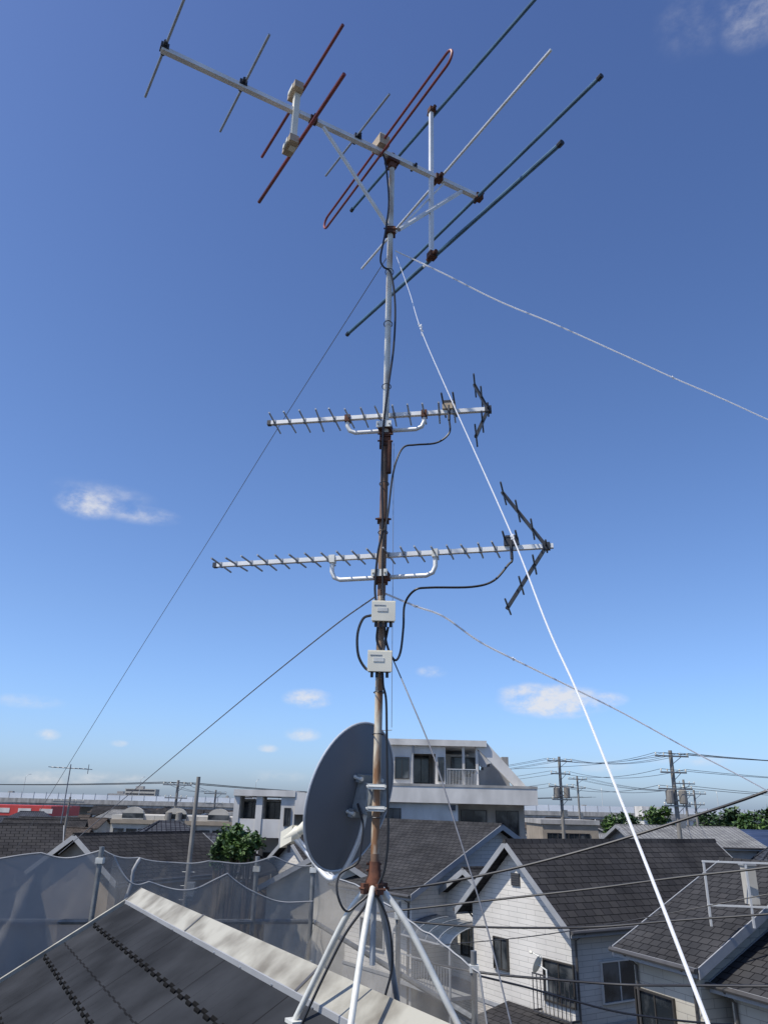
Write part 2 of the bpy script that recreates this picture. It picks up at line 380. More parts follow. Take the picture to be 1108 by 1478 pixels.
mb.obox(bc-vv*.055,uu,n,vv,.17,.02,.035,brk)
for s in (-1,1):
    mb.obox(bc+uu*.055*s-n*.03+vv*.02,n,uu,vv,.09,.006,.13,brk)
    mb.tube([bc+uu*.078*s+vv*.095-n*.02,bc+uu*.078*s+vv*.095+n*.03],.009,galv,8)
    mb.tube([bc+uu*.078*s-vv*.055-n*.02,bc+uu*.078*s-vv*.055+n*.03],.009,galv,8)
mc=V((MX,YM,C.z)); 
mb.obox((mc+bc)/2,(mc-bc),vv,(mc-bc).cross(vv),(mc-bc).length,.07,.05,brk)
for dz in (-.045,.045):
    mb.tube([mc+V((-.045,-.03,dz)),mc+V((.045,-.03,dz))],.006,galv,8)
    mb.tube([mc+V((.038,-.04,dz)),mc+V((.038,.05,dz))],.005,galv,8); mb.tube([mc+V((-.038,-.04,dz)),mc+V((-.038,.05,dz))],.005,galv,8)
    mb.obox(mc+V((0,-.027,dz)),(1,0,0),(0,1,0),(0,0,1),.075,.012,.022,galv)
mb.obox(mc+V((0,.03,0)),(1,0,0),(0,1,0),(0,0,1),.09,.02,.12,brk)
mb.obj("mount_bracket",dish)
mb=MB(); bot=C-vv*B_*1.0+n*.02
lnb=aY(425,1203,YM+.30)
mb.tube(smoothpts([bc-vv*.05-n*.02,bc-vv*.16-n*.02,C-vv*.29-n*.03,bot-vv*.02-n*.01,bot-vv*.035+n*.05,lnb+V((.06,0,-.075)),lnb-V((0,0,.02))],6),.0115,armm,10)
mb.tube([bot-vv*.025+n*.0,bot-vv*.03+n*.05+uu*.02,lnb+V((.02,.0,-.02))],.006,armm,8)
mb.obj("feed_arm",dish,True)
mb=MB(); ld=(C-lnb).normalized()
mb.tube([lnb-ld*.05,lnb+ld*.02,lnb+ld*.03,lnb+ld*.07,lnb+ld*.08],[.026,.028,.02,.03,.032],cream,14)
mb.obox(lnb-ld*.03,ld,uu,up,.07,.05,.07,cream); mb.tube([lnb-ld*.03-up*.03,lnb-ld*.03-up*.07],.008,blackm,8)
mb.obj("feed_horn",dish,True)

# ---------------------------------------------------------------- our own roof
zr=aY(540,1452,YM).z
Rf=aZ(203,1291,zr); Rn=aZ(590,1476,zr); e1=(Rn-Rf).normalized(); e2=V((e1.y,-e1.x,0))
if e2.x>0: e2=-e2
own=empty("house"); PT=.6; LEN=11.; W=4.3
def rp(s,t,dz=0):
    return Rf+e1*s+e2*t+V((0,0,-PT*abs(t)+dz))
mb=MB()
for sgn in (1,-1):
    mb.hexa([rp(0,.0,-.16),rp(LEN,.0,-.16),rp(LEN,W*sgn,-.16),rp(0,W*sgn,-.16)],[rp(0,.0,-.012),rp(LEN,.0,-.012),rp(LEN,W*sgn,-.012),rp(0,W*sgn,-.012)],fascd)
mb.obj("roof_deck",own)
mb=MB(); row=.34; nrow=int(W/row)+1
for sgn in (1,-1):
    for i in range(nrow):
        t0=i*row; 
        if t0+row>W+.06: break
        s=.03; k=0
        while s<LEN:
            e=min(s+.0758,LEN)
            lap=.024 if k%2 else .010
            tb=(t0+row+lap)
            a0,a1=.004,.016
            jit=.0012*noise.noise(V((s*.9,i*3.1,0)))
            P=[rp(s,t0*sgn,a0-.012),rp(e,t0*sgn,a0-.012),rp(e,tb*sgn,a1-.012),rp(s,tb*sgn,a1-.012)]
            Q=[rp(s,t0*sgn,a0+jit),rp(e,t0*sgn,a0+jit),rp(e,tb*sgn,a1+jit),rp(s,tb*sgn,a1+jit)]
            mb.hexa(P,Q,own_sl)
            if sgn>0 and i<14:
                mb.hexa([rp(s,tb-.002,.0),rp(e,tb-.002,.0),rp(e,tb+.008,.0),rp(s,tb+.008,.0)],[rp(s,tb-.002,a1+.0028),rp(e,tb-.002,a1+.0028),rp(e,tb+.008,a1-.001),rp(s,tb+.008,a1-.001)],shadedirtm)  # raised near-black strip: shadow and dirt line painted below each course edge
            s=e; k+=1
mb.obj("slates",own)
mb=MB()
s=0
while s<LEN:
    e=min(s+1.82,LEN); h=.035+random.uniform(-.002,.002)
    for sgn in (1,-1):
        mb.hexa([rp(s,0,h-.01+.02),rp(e+.03,0,h-.01+.02),rp(e+.03,.115*sgn,h-.01),rp(s,.115*sgn,h-.01)],[rp(s,0,h+.02),rp(e+.03,0,h+.02),rp(e+.03,.115*sgn,h),rp(s,.115*sgn,h)],ridgem)
        mb.hexa([rp(s,.113*sgn,0),rp(e,.113*sgn,0),rp(e,.12*sgn,0),rp(s,.12*sgn,0)],[rp(s,.113*sgn,h),rp(e,.113*sgn,h),rp(e,.12*sgn,h),rp(s,.12*sgn,h)],fasc)
    mb.hexa([rp(s-.012,0,h+.021),rp(s+.012,0,h+.021),rp(s+.012,.116,h+.001),rp(s-.012,.116,h+.001)],[rp(s-.012,0,h+.024),rp(s+.012,0,h+.024),rp(s+.012,.118,h+.004),rp(s-.012,.118,h+.004)],gutm)
    kk=s+.2
    while kk<e: mb.tube([rp(kk,.119,h-.018),rp(kk,.125,h-.018)],.006,alum_d,6); kk+=.45
    s=e
mb.obj("ridge_cap",own)
mb=MB()
for sgn in (1,-1):
    mb.hexa([rp(-.035,0,-.17),rp(.0,0,-.17),rp(.0,W*sgn,-.17),rp(-.035,W*sgn,-.17)],[rp(-.035,0,.035),rp(0.0,0,.035),rp(0.0,W*sgn,.035),rp(-.035,W*sgn,.035)],ridgem)
    mb.tube([rp(0,(W+.06)*sgn,-.03),rp(LEN,(W+.06)*sgn,-.03)],.06,gutm,8)
mb.obj("verge_trim_and_gutters",own)
mb=MB(); hw=W-.5
def g(v,z): return V((v.x,v.y,z))
a=Rf+e1*.4+e2*hw; b=Rf+e1*.4-e2*hw; m_=Rf+e1*.4
mb.prism([g(a,0),g(b,0),g(b,zr-PT*hw-.2),g(m_,zr-.2),g(a,zr-PT*hw-.2)],e1*(LEN-.8),stucco2)
mb.obj("walls",own)
for s,t,l,w,a,m in ((5.25,.24,.5,.09,.3,wood),(5.6,.34,.35,.12,-.2,cream),(5.0,.3,.3,.07,.7,ridgem),(4.75,.22,.28,.06,.1,wood),(5.45,.2,.22,.05,1.1,blackm)):
    mb=MB(); c=rp(s,t,.055); sl=(rp(s,t+.1)-rp(s,t)).normalized(); ax=(e1*math.cos(a)+sl*math.sin(a)).normalized(); nn=e1.cross(sl); ay=nn.cross(ax)
    mb.obox(c,ax,ay,nn,l,w,.02,m); mb.obox(c+nn*.012-ax*l*.3,ax,ay,nn,.03,w*1.02,.006,alum_d); mb.obox(c+nn*.012+ax*l*.3,ax,ay,nn,.03,w*1.02,.006,alum_d)
    mb.obj("loose_board")

# ---------------------------------------------------------------- tripod stand
tri=empty("roof_mast_stand"); mb=MB(); hub=V((MX,YM,zb0))
ridge_s=(V((MX,YM,0))-g(Rf,0)).dot(e1); ridge_t=(V((MX,YM,0))-g(Rf,0)).dot(e2)
for i,(a,b,m) in enumerate(((.36,.31,galv),(.3,-.29,galv),(-.3,.20,galv),(-.3,-.32,alum_d))):
    f=rp(ridge_s+a,ridge_t+b,.03); out=(g(f,0)-g(hub,0)).normalized()
    pts=smoothpts([hub+out*.015-up*.005,hub+out*.05-up*.035,hub+(f-hub)*.33+up*.03+out*.02,hub+(f-hub)*.7+up*.015+out*.008,f],5)
    mb.tube(pts,.013,m,10)
    mb.obox(f,e1,e2,up,.08,.05,.014,galv)
mb.obj("legs",tri,True)
mb=MB()
mb.tube([hub-up*.05,hub-up*.025,hub+up*.01,hub+up*.03,hub+up*.085],[.022,.036,.038,.028,.0235],rust,12)
mb.tube([hub-up*.3,hub-up*.05],.012,alum_d,8)
for k in range(4):
    a=k*math.pi/2+.5; d=V((math.cos(a),math.sin(a),0)); mb.obox(hub+d*.038-up*.018,d,d.cross(up),up,.04,.028,.04,rust); mb.tube([hub+d*.055-up*.018-d.cross(up)*.024,hub+d*.055-up*.018+d.cross(up)*.024],.006,rust,6)
for k in (.05,.075): mb.tube([hub+up*k-V((.035,0,0)),hub+up*k+V((.028,0,0))],.005,rust,6)
mb.obj("hub_casting",tri,True)

# ---------------------------------------------------------------- guy wires
def guy(pts,r,m):
    P=smoothpts([aY(*p) for p in pts],8)
    n_=len(P); k=r if isinstance(r,(int,float)) else None
    rr=[k]*n_ if k else [r[0]+(r[1]-r[0])*i/(n_-1) for i in range(n_)]
    mb=MB(); mb.tube(P,rr,m,6)
    return mb
def knots(mb,pts,m,r):
    for p in pts:
        c=aY(*p)
        for k in range(5):
            d=V((random.uniform(-1,1),random.uniform(-1,1),random.uniform(-1,1))).normalized()*r*random.uniform(2,4)
            mb.tube([c-d,c+d*.3,c+d],r*.8,m,5)
mb=guy([(558,372,3.5),(400,620,4.9),(300,782,6.0),(185,965,7.2),(72,1148,8.6),(20,1232,9.2)],.0026,gwire); mb.obj("guy_wire",None,True)
mb=guy([(540,862,3.5),(480,905,4.2),(380,985,5.4),(280,1068,6.8),(180,1152,8.2),(85,1233,9.2)],.004,gwire); mb.obj("guy_wire",None,True)
mb=guy([(570,362,3.5),(640,395,3.6),(720,435,3.75),(800,468,3.95),(900,513,4.2),(970,545,4.4),(1040,575,4.6),(1108,606,4.8),(1200,646,5.1),(1400,735,5.8)],.0044,twine); knots(mb,[(970,545,4.4),(612,384,3.55)],twine,.004); mb.obj("guy_rope",None,True)
mb=guy([(570,365,3.5),(590,420,3.35),(608,478,3.2),(650,575,3.0),(735,765,2.6),(790,905,2.3),(835,1005,2.1),(925,1230,1.75),(1020,1475,1.45),(1060,1580,1.36)],[.0016,.0040],twine); knots(mb,[(606,470,3.22),(610,484,3.2),(608,476,3.2),(739,775,2.58)],twine,.004); mb.obj("guy_rope",None,True)
mb=guy([(552,855,3.5),(600,875,3.65),(640,890,3.8),(690,925,4.0),(740,951,4.2),(820,990,4.6),(900,1030,5.0),(1000,1085,5.6),(1108,1142,6.3),(1300,1250,8.5)],.0050,twine); knots(mb,[(740,951,4.2),(600,875,3.65)],twine,.004); mb.obj("guy_rope",None,True)
mb=guy([(562,940,3.5),(590,1005,3.4),(625,1090,3.3),(660,1200,3.2),(700,1330,3.1),(740,1490,3.0)],.0030,gwire); mb.obj("guy_wire",None,True)
mb=guy([(568,640,3.62),(567,800,3.62),(565,1050,3.62)],.0016,gwire); mb.obj("guy_wire",None,True)

# ---------------------------------------------------------------- scaffolding net
def sheet(name,rows,mat_,nu=90,nv=24,amp=.05,parent=None,sag=.07,seed=0.):
    st=rows; mb=MB(); vs=[]; L=len(st)-1; dist=0; px_=None
    for i in range(nu+1):
        t=i/nu*L; k=min(int(t),L-1); f=t-k; a=st[k]; b=st[k+1]
        x=a[0]+(b[0]-a[0])*f; y=a[1]+(b[1]-a[1])*f; zt=a[2]+(b[2]-a[2])*f - sag*math.sin(math.pi*f); zb=a[3]+(b[3]-a[3])*f
        if px_: dist+=math.hypot(x-px_[0],y-px_[1])
        px_=(x,y); dx,dy=b[0]-a[0],b[1]-a[1]; l=math.hypot(dx,dy) or 1; nx,ny=-dy/l,dx/l
        for j in range(nv+1):
            w=j/nv; z=zt+(zb-zt)*w*w; hgt=zt-z
            o=amp*(2.2*noise.noise(V((dist*1.1+hgt*.9,hgt*.5,seed)))+1.5*noise.noise(V((dist*3.2-hgt*1.6,hgt*.9,seed+5)))+.7*noise.noise(V((dist*8+hgt*3,hgt*2,seed+9))))*(.35+min(1,hgt*1.5))
            vs.append((x+nx*o,y+ny*o,z+ .03*noise.noise(V((dist*2.5,0,seed+3)))*(1-w)))
    fs=[(i*(nv+1)+j,(i+1)*(nv+1)+j,(i+1)*(nv+1)+j+1,i*(nv+1)+j+1) for i in range(nu) for j in range(nv)]
    mb.idx(vs,fs,mat_)
    mb.tube([vs[i*(nv+1)] for i in range(nu+1)],.008,fasc,5)     # hemmed edge cord
    return mb.obj(name,parent,True)
def gs(px,py,s,depth=4.5):
    d=ray(px,py); t=((Rf+e1*s-CAM).dot(e1))/d.dot(e1); p=CAM+d*t; return (p.x,p.y,p.z,p.z-depth)
def sd_(px,py,t_,depth=4.5):
    d=ray(px,py); t=((Rf+e2*t_-CAM).dot(e2))/d.dot(e2); p=CAM+d*t; return (p.x,p.y,p.z,p.z-depth)
scaf=empty("scaffold_net"); G0=-1.0
sheet("dense_sheet",[gs(-330,1262,G0),gs(-60,1238,G0),gs(60,1231,G0),gs(148,1229,G0)],net_o,90,24,.04,scaf,.03,1.)
sheet("mesh_sheet",[gs(148,1226,G0),gs(200,1238,G0),gs(300,1241,G0),gs(395,1238,G0),gs(453,1245,G0)],net_t,110,24,.045,scaf,.04,2.)
c_=gs(453,1245,G0); T_=(V((c_[0],c_[1],0))-g(Rf,0)).dot(e2)
sheet("side_mesh_sheet",[c_,sd_(540,1290,T_),sd_(620,1345,T_-.05),sd_(690,1402,T_-.1),sd_(700,1478,T_-.1)],net_t,110,24,.06,scaf,.02,3.)
sheet("inner_mesh_sheet",[gs(165,1235,G0+.35,2.5),gs(215,1272,G0+.35,2.5),gs(330,1262,G0+.3,3),gs(450,1300,G0+.2,3.4)],net_t,90,20,.07,scaf,.1,4.)
poles=[gs(148,1222,G0+.06),gs(453,1238,G0+.06),gs(372,1236,G0-.05),gs(-120,1240,G0-.03),sd_(683,1372,T_-.12),sd_(575,1300,T_-.05)]
for x,y,zt,_ in poles:
    e=empty("scaffold_pole"); mb=MB(); mb.tube([(x,y,0),(x,y,zt)],.0243,scafm,10)
    for z in (zt-.12,zt-1.0): mb.obox((x,y,z),(1,0,0),(0,1,0),(0,0,1),.07,.07,.05,galv)
    mb.obj("tube",e,True)
e=empty("scaffold_rail"); mb=MB()
a=gs(-330,1330,G0-.05); b=gs(453,1330,G0-.05)
mb.tube([a[:3],b[:3]],.0243,scafm,8); c=sd_(683,1470,T_-.12); mb.tube([b[:3],c[:3]],.0243,scafm,8)
mb.obj("tube",e,True)
mb=MB(); mb.tube(smoothpts([V(gs(203,1238,G0+.02)[:3]),V(gs(193,1256,G0+.04)[:3]),V(gs(190,1275,G0+.04)[:3]),V(gs(180,1302,G0+.06)[:3])],4),[.012+.008*abs(math.sin(k*1.3)) for k in range(13)],fasc,8); mb.obj("tied_sheet_strap",None,True)

# ---------------------------------------------------------------- houses
def window(mb,side,pos,z,w,h,x0,x1,y0,y1,fm=frame_m,cur=True):
    t=.045
    def bx(a0,a1,zz0,zz1,o0,o1,m):
        if side=='x0': mb.box(x0-o1,x0-o0,a0,a1,zz0,zz1,m)
        if side=='x1': mb.box(x1+o0,x1+o1,a0,a1,zz0,zz1,m)
        if side=='y0': mb.box(a0,a1,y0-o1,y0-o0,zz0,zz1,m)
        if side=='y1': mb.box(a0,a1,y1+o0,y1+o1,zz0,zz1,m)
    a0,a1=pos-w/2,pos+w/2
    bx(a0,a1,z,z+h,.003,.02,glass)
    bx(a0-t,a0,z-t,z+h+t,.002,.07,fm); bx(a1,a1+t,z-t,z+h+t,.002,.07,fm)
    bx(a0,a1,z+h,z+h+t,.002,.068,fm); bx(a0,a1,z-t,z,.002,.09,fm); bx(pos-.02,pos+.02,z,z+h,.021,.045,fm)
def gable_house(A,d,L,w,zr_,ze,roof,wall,fas=fasc,oh=.45,wins=(),lower=None,hip=0,name="house",gut=gutm):
    d=V((d[0],d[1],0)).normalized(); p=V((-d.y,d.x,0))
    mw=Matrix((d,p,up)).transposed().to_4x4(); mw.translation=V((A[0],A[1],0))
    e=empty(name); 
    k=(zr_-ze)/w; mb=MB(); th=.13
    for s in (1,-1):
        T=[(hip,0,zr_),(L-hip,0,zr_),(L,s*w,ze),(0,s*w,ze)]
        mb.hexa([(x,y,z-th) for x,y,z in T],T,roof)
    if hip:
        for xe,xi in ((0,hip),(L,L-hip)):
            T=[(xi,0,zr_-.002),(xe,w,ze-.002),(xe,-w,ze-.002)]; mb.prism([(x,y,z-th) for x,y,z in T],(0,0,th),roof)
    r=mb.obj("roof",e,mw=mw)
    mb=MB()
    mb.prism([(hip-.04,-.12,zr_-.12*k+.005),(hip-.04,.12,zr_-.12*k+.005),(hip-.04,.05,zr_+.06),(hip-.04,-.05,zr_+.06)],(L-2*hip+.08,0,0),roof)
    for s in (1,-1):
        if not hip:
            for x0,x1 in ((-.04,-.003),(L+.003,L+.04)):
                mb.hexa([(x0,s*.0,zr_-.22),(x1,s*.0,zr_-.22),(x1,s*w,ze-.22),(x0,s*w,ze-.22)],[(x0,0,zr_+.02),(x1,0,zr_+.02),(x1,s*w,ze+.02),(x0,s*w,ze+.02)],fas)
        else:
            for xe,xi in ((0,hip),(L,L-hip)): mb.tube([(xi,0,zr_+.02),(xe,s*w,ze+.02)],.06,roof,6)
        mb.box(.02,L-.02,s*(w+.004),s*(w+.03),ze-.2,ze+.0,fas) if s>0 else mb.box(.02,L-.02,s*(w+.03),s*(w+.004),ze-.2,ze+.0,fas)
        mb.tube([(-.02,s*(w+.09),ze-.05),(L+.02,s*(w+.09),ze-.05)],.06,gut,8)
        for xx in (oh+.15,L-oh-.15): 
            yy=s*(w-oh+.06); mb.tube([(xx,s*(w+.08),ze-.08),(xx,yy,ze-.35),(xx,yy,0)],.035,gut,7)
    mb.obj("fascia_gutters_ridge",e,mw=mw)
    mb=MB(); x0,x1,y1=oh,L-oh,w-oh; zt=ze+k*oh-th-.03 if not hip else ze-.02
    if not hip: poly=[(x0,-y1,0),(x0,y1,0),(x0,y1,zt),(x0,0,zr_-th-.03),(x0,-y1,zt)]
    else: poly=[(x0,-y1,0),(x0,y1,0),(x0,y1,zt),(x0,-y1,zt)]
    mb.prism(poly,(x1-x0,0,0),wall)
    if lower:
        zl,ml=lower
        mb.box(x0-.03,x1+.03,-y1-.03,y1+.03,0,zl,ml); mb.box(x0-.06,x1+.06,-y1-.06,y1+.06,zl+.002,zl+.12,fas)
    mb.obj("walls",e,mw=mw)
    mb=MB()
    for wv in wins:
        sd,pos,z,ww,hh=wv[:5]; ofs=.035 if lower and z<lower[0] else 0
        window(mb,sd,pos,z,ww,hh,x0-ofs,x1+ofs,-y1-ofs,y1+ofs,wv[5] if len(wv)>5 else frame_m)
    if wins: mb.obj("windows",e,mw=mw)
    return e,mw
P=aZ(728,1213,8.2); Q=aZ(1040,1214,8.2); N_=aZ(829,1343,5.75)
ax=V((Q.x-P.x,Q.y-P.y,0)).normalized(); perp=V((N_.x-P.x,N_.y-P.y,0))
gd=perp.normalized(); axB=V((-gd.y,gd.x,0)); 
if axB.x<0: axB=-axB
axB=(axB+ax).normalized()
LB=(Q-P).length+.6; wB=perp.length
hB,mwB=gable_house(P,axB,LB,wB,8.2,5.75,shB,sidW,lower=(2.9,brickW),
  wins=[('x0',-1.9,3.6,1.3,1.1,frame_d),('x0',.9,4.1,.7,.9,frame_d),('x0',-2.4,.6,1.0,1.3,frame_d),('y0',2.5,3.6,1.6,1.1),('y0',6.,3.6,1.6,1.1),('y0',3,.3,1.7,2)])
mb=MB(); mb.box(.40,.445,-.22,.22,6.75,7.15,fascd)
for k in range(5): mb.box(.385,.40,-.2,.2,6.78+k*.075,6.80+k*.075,gutm)
mb.obj("gable_vent",hB,mw=mwB)
mb=MB(); 
for k in range(10): yy=-2.7+k*.18; mb.box(.05,.075,yy,yy+.02,3.3,4.3,fascd)
mb.box(.04,.09,-2.75,-1.05,4.3,4.34,fascd); mb.box(.04,.09,-2.75,-1.05,3.26,3.3,fascd); mb.box(.05,.4,-2.75,-2.7,3.26,3.32,fascd); mb.box(.05,.4,-1.1,-1.05,3.26,3.32,fascd)
mb.obj("window_guard",hB,mw=mwB)
mb=MB(); mb.hexa([(-1.3,-3.6,2.75),(.4,-3.6,3.1),(.4,.6,3.1),(-1.3,.6,2.75)],[(-1.3,-3.6,2.85),(.4,-3.6,3.2),(.4,.6,3.2),(-1.3,.6,2.85)],shB); mb.box(-1.1,.36,-3.4,.4,0,2.74,brickW)
mb.tube([(-1.36,-3.6,2.78),(-1.36,.6,2.78)],.05,gutm,6)
window(mb,'x0',-2.3,1.0,.9,1.1,-1.1,0,0,0,frame_d); window(mb,'x0',-.6,.2,.9,2.0,-1.1,0,0,0,frame_d)
mb.obj("porch",hB,mw=mwB)
sd2=empty("satellite_dish"); mb=MB(); c0_=aY(777,1393,24.2); n2=V((-.7,.6,.35)).normalized(); u2_=V((.65,.76,0)).normalized(); v2_=n2.cross(u2_).normalized()
paraboloid(mb,c0_,n2,u2_,v2_,.22,.24,.05,0,cream,cream,5,20); mb.tube([c0_,c0_-n2*.25,c0_-n2*.25-up*.5],.025,galv,6); mb.tube([c0_-v2_*.22,c0_-v2_*.2+n2*.3],.015,galv,6); mb.tube([c0_-v2_*.2+n2*.28,c0_-v2_*.18+n2*.36],.04,cream,8)
mb.obj("reflector_and_mount",sd2,True)
P2=aZ(668,1253,7.0)
hW,mwW=gable_house(P2,axB,4.8,2.3,7.0,5.75,shA,sidW,lower=(2.9,brickW),oh=.4,wins=[('x0',.2,3.9,.9,1.1,frame_d),('y0',1.6,3.7,.8,1.0,frame_d),('y0',2.2,.8,.9,1.2,frame_d)])
aw=empty("balcony_awning"); mb=MB()
for k in range(8):
    a0=math.radians(85-k*10); a1=math.radians(85-(k+1)*10)
    p0=(-.1-1.8*math.cos(a0),4.5+.7*math.sin(a0)); p1=(-.1-1.8*math.cos(a1),4.5+.7*math.sin(a1))
    mb.hexa([(p0[0],-1.6,p0[1]),(p1[0],-1.6,p1[1]),(p1[0],2.2,p1[1]),(p0[0],2.2,p0[1])],[(p0[0],-1.6,p0[1]+.012),(p1[0],-1.6,p1[1]+.012),(p1[0],2.2,p1[1]+.012),(p0[0],2.2,p0[1]+.012)],polyc)
mb.obj("panels",aw,mw=mwW); mb=MB()
for j in range(6):
    y=-1.6+j*.76; mb.tube([(-.1-1.8*math.cos(math.radians(85-k*10)),y,4.53+.7*math.sin(math.radians(85-k*10))) for k in range(9)],.018,alum_d,6)
for y in (-1.6,2.2): mb.tube([(-1.88,y,0),(-1.88,y,4.6)],.04,fasc,8)
mb.tube([(-1.88,-1.6,4.56),(-1.88,2.2,4.56)],.04,fasc,8); mb.box(-1.9,.4,-1.6,2.2,2.9,3.02,fasc)
for k in range(22): mb.box(-1.9,-1.88,-1.6+k*.175,-1.58+k*.175,3.02,3.9,fasc)
mb.box(-1.92,-1.86,-1.6,2.2,3.9,3.95,fasc)
mb.obj("frame",aw,mw=mwW)
P=aZ(724,1190,8.6); N_=aZ(592,1292,6.0); pv=V((N_.x-P.x,N_.y-P.y,0)); wA=pv.length; ga=pv.normalized(); axA=V((ga.y,-ga.x,0))
if axA.y<0: axA=-axA
gable_house(P,axA,9.5,wA,8.6,6.0,shA,sidW,lower=(2.9,stucco2),wins=[('x0',2.2,3.8,1.4,1.1,frame_d),('y1',3,3.8,1.6,1.0),('y1',6.5,3.8,1.6,1.0),('x0',-2.2,3.8,1.2,1.0,frame_d)])
ze=5.9; c0=aZ(884,1366,ze); c1=aZ(1006,1398,ze); dC=V((c1.x-c0.x,c1.y-c0.y,0)); Lc=dC.length; dC.normalize(); pC=V((-dC.y,dC.x,0))
if pC.x<0: pC=-pC
wC=4.2; A=V((c0.x,c0.y,0))+pC*wC
hC,mwC=gable_house(A,dC,Lc,wC,8.0,ze,shA,sidC,wins=[('y0',Lc*.35,3.9,1.3,1.1,frame_d),('y0',Lc*.75,1.0,1.2,1.6,frame_d),('y1',Lc*.35,3.9,1.3,1.1,frame_d),('y0',Lc*.35,1.0,1.2,1.4,frame_d)] ,oh=.35)
A2=V((c1.x,c1.y,0))+pC*(wC+.6)-dC*.3
gable_house(A2,dC,5.0,wC,7.55,ze-.35,shA,sidC,wins=[('y0',1.6,3.5,1.5,1.2,frame_d),('y0',1.6,.6,1.5,1.8,frame_d),('x0',-2.6,3.3,.9,1.0,frame_d)],oh=.3)
rb=empty("balcony_railing"); mb=MB(); o=aZ(1022,1306,7.2)
for i in range(4):
    p0=o+V((i*.95,-.15*i,0)); mb.obox(p0+up*.25,(1,0,0),(0,1,0),up,.045,.045,1.4,frame_m)
a=o+up*.95; b=o+V((2.85,-.45,.95)); mb.obox((a+b)/2,(b-a),(0,1,0),up,(b-a).length+.06,.06,.04,frame_m)
a=o+up*.0; b=a+V((2.85,-.45,0)); mb.obox((a+b)/2,(b-a),(0,1,0),up,(b-a).length+.06,.05,.04,frame_m)
mb.obox(o+V((1.15,.2,.45)),(1,0,0),(0,1,0),up,.26,.25,.85,stucco); mb.obox(o+V((1.15,.2,.9)),(1,0,0),(0,1,0),up,.32,.3,.06,fasc)
mb.obj("frame",rb)
def hp(px,py,z,yaw,L,w,ze_,roof,wall,hip=0,fas=fasc,wins=()):
    A=aZ(px,py,z); d=(math.cos(math.radians(yaw)),math.sin(math.radians(yaw)))
    gable_house(A,d,L,w,z,ze_,roof,wall,fas,hip=hip,wins=wins)
hp(92,1190,8.0,205,7,3.6,6.3,shB,stucco,0,wins=[('x0',0,3.8,1.4,1)])
hp(108,1204,7.8,60,8,3.0,6.1,shB,stucco3,0)
hp(172,1184,8.0,20,6.5,3.6,6.4,shD,stucco,2.6)
hp(215,1202,7.5,10,6,3.4,5.9,shD,stucco2,2.2)
hp(262,1216,7.2,-5,4.8,3.2,5.9,shB,stucco3,1.8)
hp(30,1212,7.6,185,9,4,5.8,shC,stucco2,3)
hp(415,1205,7.7,30,6,3.4,6.0,shB,sidW,0,wins=[('y0',2,3.9,1.2,1),('y0',4.2,3.9,1.2,1)])
hp(470,1225,7.4,80,7,3.2,5.7,shC,stucco,0)
hp(888,1190,8.4,2,9,4.2,7.2,shE,stucco2,0,wins=[('y0',2,5.2,1.6,1),('y0',6,5.2,1.6,1)])
hp(1035,1197,8.2,-8,9,4.0,6.9,shF,stucco,0)
hp(960,1200,8.0,14,7,3.4,6.4,shB,stucco,2)
hp(1070,1215,7.6,-20,8,3.6,5.9,shD,sidC,2)
e=empty("office_building"); mb=MB(); Yo=75; a=aY(782,1190,Yo).x; b=aY(862,1190,Yo).x
mb.box(a,b,Yo,Yo+8,0,8.1,stucco3); mb.box(a-.15,b+.15,Yo-.15,Yo+8.15,8.103,8.5,concs)
for k in range(4): window(mb,'y0',a+.9+k*(b-a-1.2)/4,6.2,.9,1.1,0,0,Yo,0,frame_d); window(mb,'y0',a+.9+k*(b-a-1.2)/4,3.4,.9,1.1,0,0,Yo,0,frame_d)
mb.obj("walls_and_windows",e)
e=empty("townhouse_block"); mb=MB(); Yb=62
x0=aY(160,1190,Yb).x; x1=aY(346,1190,Yb).x; n_=3; wd=(x1-x0)/n_
for i in range(n_):
    a=x0+i*wd; mb.box(a+.01,a+wd-.01,Yb,Yb+7,0,8.2,stucco)
    poly=[(a+wd*.25,Yb-.12,7.9)]+[(a+wd*.5-wd*.25*math.cos(t),Yb-.12,8.25+.55*math.sin(t)) for t in [math.pi*k/12 for k in range(13)]]+[(a+wd*.75,Yb-.12,7.9)]
    mb.prism(poly,(0,.3,0),stucco)
    mb.box(a+wd*.25,a+wd*.75,Yb-.13,Yb-.121,8.0,8.35,glass); mb.box(a+.01,a+wd-.01,Yb-.2,Yb-.002,7.6,7.88,stucco3)
    for k in (.2,.5,.78): window(mb,'y0',a+wd*k,5.9,.7,1.3,0,0,Yb,0,frame_d)
    window(mb,'y0',a+wd*.45,3.2,1.6,1.2,0,0,Yb,0,frame_d)
    mb.box(a+wd*.93,a+wd*.98,Yb-.16,Yb-.003,0,7.59,stucco3)
mb.obj("walls_and_windows",e)

# ---------------------------------------------------------------- white apartment building
ap=empty("apartment_building"); Y0=50; mb=MB()
def X(px): return (px-554)*.0435
def Z(px,py): return E+(1165+.0244*(px-554)-py)*.0404
xL,xR=X(555),X(787)
zs=Z(680,1133); zlb=Z(680,1160); zr1=Z(640,1073)
mb.box(xL,X(672),Y0+.4,Y0+11,0,zlb-.003,conc)
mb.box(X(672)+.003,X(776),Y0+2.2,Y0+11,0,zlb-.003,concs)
mb.box(xL-.1,xR,Y0,Y0+11.2,zlb,zs-.0,conc)
mb.box(xL,X(606),Y0+.6,Y0+9,zs+.003,zr1,conc)
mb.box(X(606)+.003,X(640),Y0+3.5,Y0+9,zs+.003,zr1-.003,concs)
mb.box(X(640)+.003,X(655),Y0+.6,Y0+9,zs+.003,zr1-.003,conc)
mb.box(X(655)+.003,X(716),Y0+4.2,Y0+9,zs+.003,zr1-.3,conc)
